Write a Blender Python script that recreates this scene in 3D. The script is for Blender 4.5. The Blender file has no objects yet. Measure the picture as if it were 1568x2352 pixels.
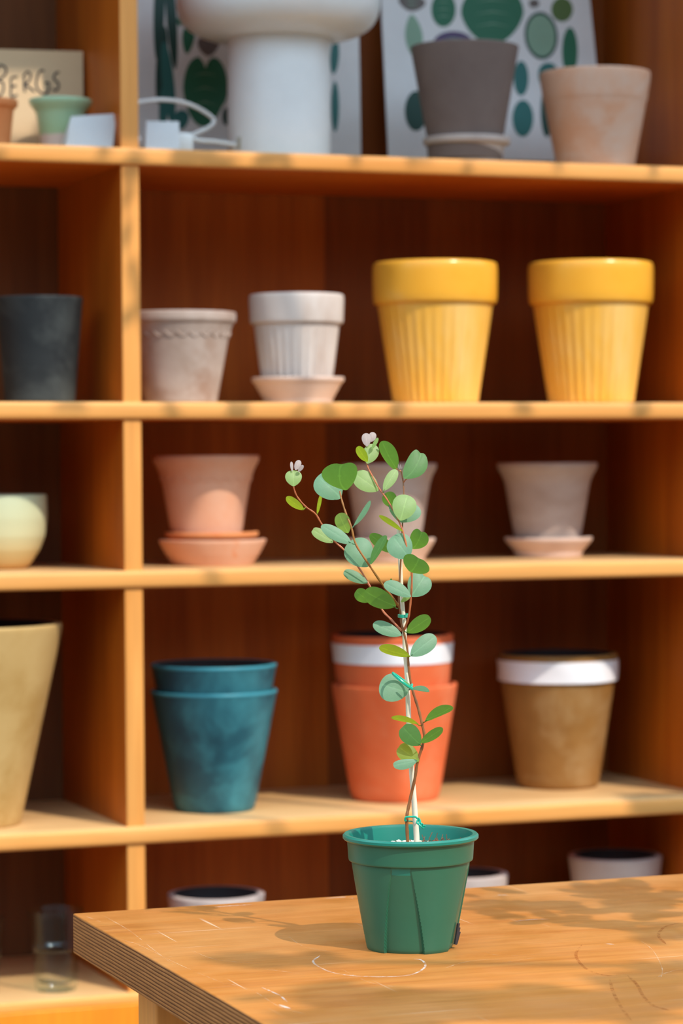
import bpy, bmesh, math, random
from mathutils import Vector, Matrix, noise
random.seed(7)
SC = bpy.context.scene
COL = SC.collection

# ------------------------------------------------------------------ camera
F = 6400.0; CX, CY = 784.0, 1176.0
ROLL = -.006; XVP = (17850., 948.)
h0 = XVP[1]-ROLL*(XVP[0]-CX); LL = F*F/(CY-h0)
dX = Vector((XVP[0]-CX, XVP[1]-CY, F)).normalized()
dn = Vector((-ROLL*LL, LL, F)).normalized()
dn = (dn-dX*dX.dot(dn)).normalized()
dZ = -dn
dY = dn.cross(dX)
if dY.z < 0: dY = -dY
RM = Matrix((dX, dY, dZ))                      # camera axes (right, down, forward) -> world
CAM = Vector((-1.0722879, -3.71214716, 1.19))

def ray(x, y): return RM @ Vector(((x-CX)/F, (y-CY)/F, 1.0))
def proj(p):
    q = RM.transposed() @ (Vector(p)-CAM)
    return CX+F*q.x/q.z, CY+F*q.y/q.z, q.z
def on_y(x, y, Y): d = ray(x, y); return CAM+d*((Y-CAM.y)/d.y)
def on_z(x, y, Z): d = ray(x, y); return CAM+d*((Z-CAM.z)/d.z)
def on_plane(x, y, p0, n): d = ray(x, y); return CAM+d*((p0-CAM).dot(n)/d.dot(n))
def x_at(px, Y, Z):
    lo, hi = -2.5, 2.5
    for _ in range(50):
        m = (lo+hi)/2
        if proj((m, Y, Z))[0] < px: lo = m
        else: hi = m
    return lo

cam = bpy.data.cameras.new('camera'); co = bpy.data.objects.new('camera', cam); COL.objects.link(co)
r = RM @ Vector((1, 0, 0)); u = RM @ Vector((0, -1, 0)); b = RM @ Vector((0, 0, -1))
co.matrix_world = Matrix(((r.x, u.x, b.x, CAM.x), (r.y, u.y, b.y, CAM.y), (r.z, u.z, b.z, CAM.z), (0, 0, 0, 1)))
cam.sensor_fit = 'VERTICAL'; cam.sensor_height = 36.0; cam.lens = F/2352*36.0
cam.dof.use_dof = True; cam.dof.focus_distance = 2.49; cam.dof.aperture_fstop = 7.2
cam.clip_start = .05
SC.camera = co

# ------------------------------------------------------------------ light
TO_SUN = Vector((.245, -.645, .728)).normalized()
sun = bpy.data.lights.new('sun', 'SUN'); so = bpy.data.objects.new('sun', sun); COL.objects.link(so)
so.rotation_euler = TO_SUN.to_track_quat('Z', 'Y').to_euler(); so.location = (2, -5, 6)
sun.energy = 3.8; sun.angle = math.radians(.53); sun.color = (1.0, .91, .78)
w = bpy.data.worlds.new('sky'); SC.world = w; w.use_nodes = True
# open blue sky overhead, dark trees and buildings round the horizon
wt = w.node_tree; bgn = wt.nodes['Background']
tcw = wt.nodes.new('ShaderNodeTexCoord'); spw = wt.nodes.new('ShaderNodeSeparateXYZ'); rw = wt.nodes.new('ShaderNodeValToRGB')
wt.links.new(tcw.outputs['Generated'], spw.inputs[0]); wt.links.new(spw.outputs['Z'], rw.inputs[0]); wt.links.new(rw.outputs[0], bgn.inputs[0])
e = rw.color_ramp.elements; e[0].position = .12; e[0].color = (.022, .024, .016, 1); e[1].position = .50; e[1].color = (.60, .80, 1.0, 1)
bgn.inputs[1].default_value = 3.2
SC.view_settings.view_transform = 'Standard'; SC.view_settings.look = 'None'
SC.view_settings.exposure = 0.0; SC.view_settings.gamma = 1.0; SC.view_settings.use_curve_mapping = False
SC.cycles.use_denoising = True
SC.cycles.max_bounces = 10; SC.cycles.diffuse_bounces = 6; SC.cycles.transmission_bounces = 10
SC.cycles.sample_clamp_indirect = 6

# ------------------------------------------------------------------ materials
def lin(c):
    return tuple(((v/255)/12.92 if v/255 <= .04045 else ((v/255+.055)/1.055)**2.4) for v in c)
class NT:
    def __init__(s, name):
        s.m = bpy.data.materials.new(name); s.m.use_nodes = True; s.t = s.m.node_tree
        s.b = s.t.nodes['Principled BSDF']; s.o = s.t.nodes['Material Output']
    def n(s, ty, **k):
        x = s.t.nodes.new(ty)
        for a, v in k.items(): setattr(x, a, v)
        return x
    def l(s, a, b): s.t.links.new(a, b)
    def coord(s, scale=(1, 1, 1), rot=(0, 0, 0)):
        tc = s.n('ShaderNodeTexCoord'); mp = s.n('ShaderNodeMapping')
        mp.inputs['Scale'].default_value = scale; mp.inputs['Rotation'].default_value = rot
        s.l(tc.outputs['Object'], mp.inputs['Vector']); return mp.outputs[0]
    def noise(s, vec, scale, detail=4, rough=.55, dist=0):
        x = s.n('ShaderNodeTexNoise'); x.inputs['Scale'].default_value = scale
        x.inputs['Detail'].default_value = detail; x.inputs['Roughness'].default_value = rough
        x.inputs['Distortion'].default_value = dist
        s.l(vec, x.inputs['Vector']); return x.outputs['Fac']
    def ramp(s, fac, stops):
        x = s.n('ShaderNodeValToRGB'); e = x.color_ramp.elements
        while len(e) < len(stops): e.new(.5)
        for q, (p, c) in zip(e, stops):
            q.position = p; q.color = (c[0], c[1], c[2], 1) if not isinstance(c, float) else (c, c, c, 1)
        s.l(fac, x.inputs[0]); return x.outputs[0]
    def mix(s, fac, a, b, mode='MIX'):
        x = s.n('ShaderNodeMix', data_type='RGBA', blend_type=mode)
        for v, i in ((fac, 0), (a, 6), (b, 7)):
            if hasattr(v, 'is_linked'): s.l(v, x.inputs[i])
            else: x.inputs[i].default_value = v if i == 0 else (*v, 1)
        return x.outputs[2]
    def bump(s, h, strength=.2, dist=.002):
        x = s.n('ShaderNodeBump'); x.inputs['Strength'].default_value = strength; x.inputs['Distance'].default_value = dist
        s.l(h, x.inputs['Height']); s.l(x.outputs[0], s.b.inputs['Normal'])
    def done(s, col, rough=.6, spec=.4):
        if hasattr(col, 'is_linked'): s.l(col, s.b.inputs['Base Color'])
        else: s.b.inputs['Base Color'].default_value = (*col, 1)
        s.b.inputs['Roughness'].default_value = rough; s.b.inputs['Specular IOR Level'].default_value = spec
        return s.m

def plain(name, c, rough=.5, spec=.4):
    m = NT(name); v = m.coord(); f = m.noise(v, 30, 3)
    return m.done(m.mix(f, tuple(x*.94 for x in c), tuple(min(1, x*1.06) for x in c)), rough, spec)

def wood(name, c1, c2, axis=0, rough=.5, spec=.35, fine=1.0, sc=1.0):
    m = NT(name)
    s = [22*sc, 22*sc, 22*sc]; s[axis] = 1.6*sc
    v = m.coord(tuple(s)); f = m.noise(v, 1.0, 6, .6, .6)
    s2 = [160, 160, 160]; s2[axis] = 6
    g = m.noise(m.coord(tuple(s2)), 1.0, 2, .5)
    col = m.ramp(f, [(.28, c1), (.72, c2)])
    col = m.mix(.16*fine, col, m.ramp(g, [(.35, .25), (.65, 1.0)]), 'MULTIPLY')
    m.bump(g, .08, .001)
    return m.done(col, rough, spec)

def plaster(name, c1, c2, c3=None, scale=10, thr=(.5, .68), rough=.8, spec=.25, stretch=1.0, bump=.15):
    m = NT(name); v = m.coord((1, 1, stretch)); f = m.noise(v, scale, 6, .6, .3)
    col = m.ramp(f, [(.3, c1), (.7, c2)])
    if c3:
        g = m.noise(m.coord((1, 1, stretch), (.3, .5, .2)), scale*.8, 5, .65, .5)
        col = m.mix(m.ramp(g, [(thr[0], 0.0), (thr[1], 1.0)]), col, c3)
    m.bump(m.noise(v, scale*12, 3), bump, .001)
    return m.done(col, rough, spec)

def glass(name, tint):
    m = NT(name); v = m.coord(); f = m.noise(v, 8, 2)
    lw = m.n('ShaderNodeLayerWeight'); lw.inputs[0].default_value = .42
    tr = m.n('ShaderNodeBsdfTransparent')
    m.l(m.ramp(lw.outputs['Facing'], [(.0, tint), (.6, tint), (.93, (.50, .62, .65))]), tr.inputs[0])
    gl = m.n('ShaderNodeBsdfGlossy'); gl.inputs['Roughness'].default_value = .05; gl.inputs[0].default_value = (.85, .95, 1, 1)
    ms = m.n('ShaderNodeMixShader'); m.l(m.ramp(lw.outputs['Facing'], [(.0, .014), (.5, .05), (.74, .26), (.95, .9)]), ms.inputs[0])
    m.l(tr.outputs[0], ms.inputs[1]); m.l(gl.outputs[0], ms.inputs[2]); m.l(ms.outputs[0], m.o.inputs[0])
    return m.m

# wood of the bookcase: reddish veneer faces, paler plywood edges and shelf tops with grazing light painted in
VEN = wood('veneer_vertical', (.36, .074, .004), (.52, .125, .008), 2, .45, .3)
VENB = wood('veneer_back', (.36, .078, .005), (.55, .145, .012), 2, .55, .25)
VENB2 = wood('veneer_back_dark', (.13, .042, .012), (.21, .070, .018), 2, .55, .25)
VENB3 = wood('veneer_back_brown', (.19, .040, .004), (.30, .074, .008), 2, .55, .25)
EDGE_H = wood('plywood_edge', (.70, .27, .055), (.80, .38, .11), 0, .5, .3)
EDGE_V = wood('plywood_edge_upright', (.72, .265, .05), (.80, .365, .095), 2, .5, .3)
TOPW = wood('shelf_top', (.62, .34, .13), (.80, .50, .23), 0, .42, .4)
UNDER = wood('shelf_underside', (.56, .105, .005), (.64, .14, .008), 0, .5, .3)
DOORW = wood('door_veneer', (.70, .19, .006), (.80, .26, .012), 2, .4, .35)

def table_top_mat():
    m = NT('table_varnish')
    f = m.noise(m.coord((2.2, 14, 14)), 1.0, 7, .62, 1.4)
    col = m.ramp(f, [(.25, (.38, .112, .016)), (.45, (.49, .168, .029)), (.62, (.54, .205, .044)), (.8, (.44, .130, .019))])
    p = m.noise(m.coord((1, 1, 1)), 3.2, 5, .6, .8)
    col = m.mix(m.ramp(p, [(.5, 0.0), (.72, .6)]), col, (.56, .265, .085))
    g = m.noise(m.coord((5, 170, 60)), 1.0, 2, .5)
    col = m.mix(.18, col, m.ramp(g, [(.35, .45), (.62, 1.0)]), 'MULTIPLY')
    sc = m.noise(m.coord((3, 240, 10), (0, 0, .5)), 1.0, 1, .4)
    sc2 = m.noise(m.coord((200, 4, 10), (0, 0, -.35)), 1.0, 1, .4)
    reg = m.noise(m.coord((1, 1, 1), (.2, .3, 1)), 7.0, 2)
    mk = m.n('ShaderNodeMath', operation='MAXIMUM'); m.l(m.ramp(sc, [(.735, 0.0), (.76, 1.0)]), mk.inputs[0]); m.l(m.ramp(sc2, [(.745, 0.0), (.77, 1.0)]), mk.inputs[1])
    ml = m.n('ShaderNodeMath', operation='MULTIPLY'); m.l(mk.outputs[0], ml.inputs[0]); m.l(m.ramp(reg, [(.45, 0.0), (.6, .6)]), ml.inputs[1])
    col = m.mix(ml.outputs[0], col, (.82, .62, .42))
    m.bump(g, .05, .001)
    rr = m.noise(m.coord(), 18, 4)
    m.l(m.ramp(rr, [(.3, .30), (.7, .5)]), m.b.inputs['Roughness'])
    m.l(col, m.b.inputs['Base Color']); m.b.inputs['Specular IOR Level'].default_value = .45
    return m.m
TABLE = table_top_mat()
def ply_mat():
    m = NT('table_plywood_edge')
    tc = m.n('ShaderNodeTexCoord'); sp = m.n('ShaderNodeSeparateXYZ'); m.l(tc.outputs['Object'], sp.inputs[0])
    wob = m.noise(m.coord((3, 3, 3)), 2.0, 2)
    mm = m.n('ShaderNodeMath', operation='MULTIPLY_ADD'); m.l(wob, mm.inputs[0]); mm.inputs[1].default_value = .0030; m.l(sp.outputs['Z'], mm.inputs[2])
    fr = m.n('ShaderNodeMath', operation='MULTIPLY'); m.l(mm.outputs[0], fr.inputs[0]); fr.inputs[1].default_value = 1/.0033
    fc = m.n('ShaderNodeMath', operation='FRACT'); m.l(fr.outputs[0], fc.inputs[0])
    band = m.ramp(fc.outputs[0], [(.0, (.34, .125, .032)), (.40, (.52, .215, .062)), (.60, (.50, .20, .06)), (.69, (.10, .028, .008)), (.86, (.13, .036, .010)), (1.0, (.34, .125, .032))])
    g = m.noise(m.coord((30, 26, 900)), 1.0, 3, .6)
    col = m.mix(.55, band, m.ramp(g, [(.35, .35), (.65, 1.0)]), 'MULTIPLY')
    m.bump(g, .3, .001)
    return m.done(col, .7, .2)
PLY = ply_mat()

M_GREY = plaster('aged_grey_clay', (.30, .205, .155), (.56, .46, .41), (.26, .13, .075), 8, (.50, .72))
M_WHITE = plaster('chalky_white_clay', (.52, .43, .38), (.70, .62, .57), (.42, .28, .21), 9, (.54, .78), stretch=.35)
M_YEL = plaster('yellow_glaze', (.80, .37, .035), (.86, .45, .075), (.90, .60, .23), 9, (.50, .8), .28, .5, stretch=.25, bump=.02)
M_YEL2 = plaster('yellow_glaze_rim', (.78, .34, .025), (.85, .42, .05), None, 9, (.5, .8), .22, .5, bump=.02)
M_BLACK = plaster('charcoal_clay', (.010, .012, .014), (.026, .031, .033), (.085, .096, .092), 6, (.46, .75), .6, .25)
M_TERRA = plaster('pale_terracotta', (.62, .27, .135), (.68, .40, .27), (.66, .44, .33), 12, (.45, .65))
M_TERRA2 = plaster('salted_terracotta', (.70, .32, .18), (.72, .44, .31), (.74, .21, .045), 9, (.62, .74))
M_TERRAR = plaster('raw_terracotta', (.66, .21, .07), (.72, .29, .11), None, 14)
M_MOSS = plaster('bluegrey_salt_clay', (.36, .26, .215), (.52, .42, .375), (.40, .19, .095), 8, (.58, .8), stretch=2)
def grad_mat(m, zs, cols, rough=.4, n=14):
    tc = m.n('ShaderNodeTexCoord'); sp = m.n('ShaderNodeSeparateXYZ'); m.l(tc.outputs['Object'], sp.inputs[0])
    wob = m.noise(m.coord(), n, 4)
    mm = m.n('ShaderNodeMath', operation='MULTIPLY_ADD'); m.l(wob, mm.inputs[0]); mm.inputs[1].default_value = .006; m.l(sp.outputs['Z'], mm.inputs[2])
    mr = m.n('ShaderNodeMapRange'); mr.inputs[1].default_value = 0; mr.inputs[2].default_value = .2; m.l(mm.outputs[0], mr.inputs[0])
    return m.done(m.ramp(mr.outputs[0], [(z/.2, c) for z, c in zip(zs, cols)]), rough, .5)
M_CELA = grad_mat(NT('celadon_cream_glaze'), [.0, .022, .05, .10], [(.56, .30, .09), (.62, .48, .22), (.58, .56, .33), (.52, .56, .36)])
M_MINT = grad_mat(NT('mint_dipped_glaze'), [.0, .0245, .0275, .07], [(.62, .47, .40), (.64, .49, .42), (.33, .45, .25), (.36, .53, .34)], .35, 40)
M_TEAL = plaster('teal_patina', (.010, .050, .068), (.012, .10, .135), (.040, .20, .235), 10, (.46, .66), .45, .4)
M_TEALRIM = plain('teal_rim', (.045, .25, .31), .4)
M_RED = plaster('red_orange_clay', (.66, .105, .028), (.74, .17, .06), (.76, .25, .12), 8, (.5, .8), .7)
M_BROWN = plaster('mottled_brown_clay', (.22, .095, .020), (.32, .155, .042), (.36, .21, .085), 11, (.5, .7), .55)
M_TAN = plaster('tan_clay', (.46, .28, .095), (.56, .37, .15), (.38, .21, .055), 8, (.52, .7), .6)
M_DGREY = plaster('dark_grey_clay', (.15, .105, .092), (.20, .145, .125), None, 10)
M_BAND = plain('white_paper_band', (.84, .82, .84), .35)
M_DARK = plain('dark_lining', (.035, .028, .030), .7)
M_SAUCER = plaster('pale_grey_saucer', (.42, .34, .31), (.55, .46, .42), None, 14)
M_PINKS = plaster('pinkish_saucer', (.58, .40, .32), (.68, .50, .41), None, 14)
M_LAMP = plain('white_enamel', (.80, .79, .77), .3, .5)
M_LAMPC = plain('white_metal_column', (.80, .80, .80), .35, .5)
M_CARD = plain('white_card', (.86, .87, .88), .6)
M_PAPER = plain('poster_paper', (.80, .80, .80), .45, .5)
M_KRAFT = plain('kraft_board', (.62, .44, .26), .8)
M_INK = plain('black_ink', (.012, .012, .013), .6)
M_GREENP = plaster('green_plastic', (.016, .108, .060), (.020, .122, .070), None, 20, rough=.38, spec=.5, bump=.02)
M_RIMP = plain('green_plastic_rim', (.008, .165, .115), .32, .5)
M_STAKE = wood('pale_stake', (.72, .62, .44), (.84, .76, .60), 2, .6)
M_TIE = plain('green_wire', (.003, .36, .22), .3, .5)
M_SOIL = plaster('soil', (.035, .012, .006), (.10, .035, .014), None, 120, rough=.95)
M_PUM = plaster('pumice', (.70, .58, .40), (.85, .76, .60), None, 200, rough=.9)
M_GLASS = glass('clear_glass', (.94, .975, .975))
M_CONC = plaster('warm_paving', (.13, .11, .09), (.17, .145, .12), None, 2, rough=.9)
M_SHADE_WOOD = wood('shade_board_wood', (.28, .14, .06), (.4, .22, .1), 0, .7)
M_FOL = plain('tree_leaf', (.06, .14, .03), .6)
M_BARK = plain('tree_bark', (.12, .08, .05), .9)

def stem_mat(name, c1, c2):
    return plaster(name, c1, c2, None, 60, rough=.45, spec=.4)
M_STEM = stem_mat('brown_stem', (.17, .065, .022), (.30, .11, .032))
M_STEMR = stem_mat('reddish_stem', (.38, .085, .035), (.50, .15, .05))
M_STEMG = stem_mat('olive_stem', (.24, .12, .022), (.38, .13, .03))

def leaf_mat(name, refl, under, trans, tw, rough=.42):
    m = NT(name); nt = m.t
    v = m.coord(); f = m.noise(v, 160, 4, .6)
    at = m.n('ShaderNodeAttribute'); at.attribute_name = 'vein'
    geo = m.n('ShaderNodeNewGeometry')
    base = m.mix(f, tuple(x*.88 for x in refl), tuple(x*1.1 for x in refl))
    base = m.mix(at.outputs['Fac'], base, tuple(min(1, x*1.16+.008) for x in refl))
    m.l(base, m.b.inputs['Base Color']); m.b.inputs['Roughness'].default_value = rough
    m.b.inputs['Specular IOR Level'].default_value = .3
    tr = m.n('ShaderNodeBsdfTranslucent')
    tcol = m.mix(f, tuple(x*.85 for x in trans), tuple(x*1.12 for x in trans))
    tcol = m.mix(at.outputs['Fac'], tcol, tuple(min(1, x*1.3) for x in trans))
    m.l(tcol, tr.inputs[0])
    ms = m.n('ShaderNodeMixShader'); ms.inputs[0].default_value = tw
    m.l(m.b.outputs[0], ms.inputs[1]); m.l(tr.outputs[0], ms.inputs[2]); m.l(ms.outputs[0], m.o.inputs[0])
    m.bump(m.noise(v, 900, 2), .12, .0006)
    return m.m
LF = {
 'B': leaf_mat('leaf_glaucous', (.16, .32, .195), 0, (.16, .40, .06), .42),
 'P': leaf_mat('leaf_pale', (.25, .38, .13), 0, (.35, .55, .06), .42),
 'G': leaf_mat('leaf_green', (.085, .24, .075), 0, (.19, .37, .03), .5),
 'Y': leaf_mat('leaf_yellow_green', (.22, .33, .05), 0, (.50, .58, .02), .55),
 'K': leaf_mat('leaf_bud', (.38, .31, .29), 0, (.55, .42, .36), .4),
}

# ------------------------------------------------------------------ object helpers
def ob(name, bm, mats, parent=None, smooth=True, loc=None):
    me = bpy.data.meshes.new(name)
    bmesh.ops.recalc_face_normals(bm, faces=bm.faces)
    bm.to_mesh(me); bm.free()
    for m in (mats if isinstance(mats, (list, tuple)) else [mats]): me.materials.append(m)
    o = bpy.data.objects.new(name, me); COL.objects.link(o)
    if smooth:
        for p in me.polygons: p.use_smooth = True
        try: me.set_sharp_from_angle(angle=math.radians(40))
        except Exception: pass
    if parent: o.parent = parent
    if loc: o.location = loc
    return o
def empty(name, loc=(0, 0, 0)):
    o = bpy.data.objects.new(name, None); COL.objects.link(o); o.location = loc; o.empty_display_size = .02
    return o
def tag(o, label, cat, group=None, kind=None):
    o['label'] = label
    if cat: o['category'] = cat
    if group: o['group'] = group
    if kind: o['kind'] = kind
    return o

def box(bm, x0, x1, y0, y1, z0, z1, mi=0, bev=0, shear=0):
    vs = [bm.verts.new((x+shear*(z-1.2), y, z)) for x in (x0, x1) for y in (y0, y1) for z in (z0, z1)]
    fs = []
    for q in ((0, 1, 3, 2), (4, 6, 7, 5), (0, 4, 5, 1), (2, 3, 7, 6), (0, 2, 6, 4), (1, 5, 7, 3)):
        f = bm.faces.new([vs[i] for i in q]); f.material_index = mi; fs.append(f)
    bmesh.ops.recalc_face_normals(bm, faces=fs)
    if bev:
        es = list({e for f in fs for e in f.edges})
        bmesh.ops.bevel(bm, geom=es, offset=bev, segments=3, profile=.5, affect='EDGES', clamp_overlap=True)
    return vs

def assign_by_normal(o, fn):
    for p in o.data.polygons: p.material_index = fn(p.normal, p.center)

def lathe(profile, segs=96, rfn=None, bm=None, mi=None, closed=True):
    """profile [(r,z)]; rfn(r,z,theta)->r"""
    bm = bm or bmesh.new(); rings = []
    for i, (r_, z) in enumerate(profile):
        if r_ < 1e-6: rings.append([bm.verts.new((0, 0, z))]); continue
        ring = []
        for k in range(segs):
            th = 2*math.pi*k/segs
            rr = rfn(r_, z, th) if rfn else r_
            ring.append(bm.verts.new((rr*math.cos(th), rr*math.sin(th), z)))
        rings.append(ring)
    for i in range(len(rings)-1):
        a, c = rings[i], rings[i+1]
        for k in range(segs):
            k2 = (k+1) % segs
            if len(a) == 1 and len(c) == 1: break
            if len(a) == 1: f = bm.faces.new((a[0], c[k], c[k2]))
            elif len(c) == 1: f = bm.faces.new((a[k], c[0], a[k2]))
            else: f = bm.faces.new((a[k], c[k], c[k2], a[k2]))
            if mi: f.material_index = mi[i]
    return bm

def rounded(prof, rad=.0022):
    """round the corners of a profile polyline"""
    out = [prof[0]]
    for i in range(1, len(prof)-1):
        a, p, c = Vector(prof[i-1]), Vector(prof[i]), Vector(prof[i+1])
        d1 = (a-p); d2 = (c-p)
        if d1.length < 1e-7 or d2.length < 1e-7: continue
        k = min(rad, d1.length*.45, d2.length*.45)
        s, e = p+d1.normalized()*k, p+d2.normalized()*k
        for t in (0, .33, .67, 1):
            q = s.lerp(p, t).lerp(p.lerp(e, t), t); out.append((max(q.x, 0), q.y))
    out.append(prof[-1]); return out

def tube(bm, pts, rads, n=8, cap=True, flat=None):
    rings = []; pts = [Vector(p) for p in pts]; prev = None
    for i, p in enumerate(pts):
        t = (pts[min(i+1, len(pts)-1)]-pts[max(i-1, 0)]).normalized()
        ref = prev if prev is not None else (Vector((0, 0, 1)) if abs(t.z) < .9 else Vector((1, 0, 0)))
        a = (ref-t*ref.dot(t)).normalized(); prev = a; c = t.cross(a)
        rr = rads[i] if isinstance(rads, (list, tuple)) else rads
        rings.append([bm.verts.new(p+(a*math.cos(2*math.pi*k/n)+c*math.sin(2*math.pi*k/n))*rr) for k in range(n)])
    for a, c in zip(rings, rings[1:]):
        for k in range(n): bm.faces.new((a[k], a[(k+1) % n], c[(k+1) % n], c[k]))
    if cap:
        bm.faces.new(rings[0][::-1]); bm.faces.new(rings[-1])
    return bm

def spline(P, n=8):
    P = [Vector(p) for p in P]; Q = [P[0]*2-P[1]]+P+[P[-1]*2-P[-2]]; out = []
    for i in range(1, len(Q)-2):
        a, b_, c, d = Q[i-1:i+3]
        for k in range(n):
            t = k/n
            out.append(.5*((2*b_)+(c-a)*t+(2*a-5*b_+4*c-d)*t*t+(3*b_-a-3*c+d)*t**3))
    out.append(P[-1]); return out

# ------------------------------------------------------------------ setting
ZS = dict(S1=1.6193, S2=1.2684, S3=1.0347, S4=.6793, S5=.4489)     # shelf tops
TH = .0245; DEP = .345
XR = .905; XL = -.905
bm = bmesh.new(); box(bm, -8, 8, -9, 1.2, -.1, 0)
fl = ob('floor', bm, M_CONC, smooth=False); fl['kind'] = 'structure'; fl['label'] = 'warm grey paving under the table and shelves'
bm = bmesh.new(); box(bm, -4, 4, DEP+.04, DEP+.14, 0, 3.5)
wl = ob('wall_back', bm, plaster('plaster_wall', (.45, .40, .34), (.52, .46, .40), None, 3), smooth=False); wl['kind'] = 'structure'; wl['label'] = 'plain wall behind the shelving'

# ------------------------------------------------------------------ bookcase
case = empty('bookcase', (0, 0, 0))
tag(case, 'big orange plywood shelving unit with open compartments full of flower pots', 'bookcase')
def ply_sort(vertical=False):
    def fn(n, c):
        if n.y < -.45: return 0
        if vertical: return 1
        if n.z > .6: return 2
        if n.z < -.6: return 3
        return 1
    return fn
LEAN = -.0016
def upright(x0, x1, z0, z1, y0=.002):
    bm = bmesh.new(); box(bm, x0, x1, y0, DEP, z0, z1, bev=.0022, shear=LEAN)
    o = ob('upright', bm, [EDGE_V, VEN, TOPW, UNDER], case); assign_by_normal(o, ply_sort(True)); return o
upright(-.0005, .0258, .02, 2.27)
upright(XR, XR+.026, .02, 2.27); upright(XL-.026, XL, .02, 2.27)
for nm, z in list(ZS.items())+[('S0', 2.27), ('SB', .05)]:
    bm = bmesh.new()
    th = TH
    front = -.004 if nm != 'S5' else -.002
    box(bm, XL-.026, XR+.026, front, DEP, z-th, z, bev=.0055)
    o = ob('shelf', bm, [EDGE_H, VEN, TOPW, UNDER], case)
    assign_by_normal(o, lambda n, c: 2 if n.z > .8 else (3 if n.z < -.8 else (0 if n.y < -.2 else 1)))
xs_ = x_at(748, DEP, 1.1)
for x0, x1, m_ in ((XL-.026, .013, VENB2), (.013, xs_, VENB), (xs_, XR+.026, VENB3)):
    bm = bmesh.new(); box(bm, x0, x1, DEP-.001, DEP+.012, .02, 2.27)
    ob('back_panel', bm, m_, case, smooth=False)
for x0, x1 in ((XL-.02, .0225), (.0258, XR+.02)):
    bm = bmesh.new(); box(bm, x0, x1, -.022, -.003, .03, .4365, bev=.0015)
    ob('door', bm, DOORW, case)

# ------------------------------------------------------------------ pots
def pot_setup(cx, Y, shelf, zbase=None):
    z = ZS[shelf] if zbase is None else zbase
    X = x_at(cx, Y, z); px, py, d = proj((X, Y, z))
    return X, z, py, d/F

def silhouette(prof, X, Y, z, py, mpp):
    """prof [(half width px, y px)] from the rim down -> [(r, height)]"""
    return [(w*mpp, (py-y)*mpp) for w, y in prof]

def scallops(bm, R, z, n, rad, drop):
    """a garland of little raised arcs round a pot"""
    for k in range(n):
        a0 = 2*math.pi*k/n; pts = []
        for j in range(7):
            a = a0+2*math.pi/n*j/6
            zz = z-drop*math.sin(math.pi*j/6); rr = R(zz)+rad*.3
            pts.append((rr*math.cos(a), rr*math.sin(a), zz))
        tube(bm, pts, rad, 5)

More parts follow.
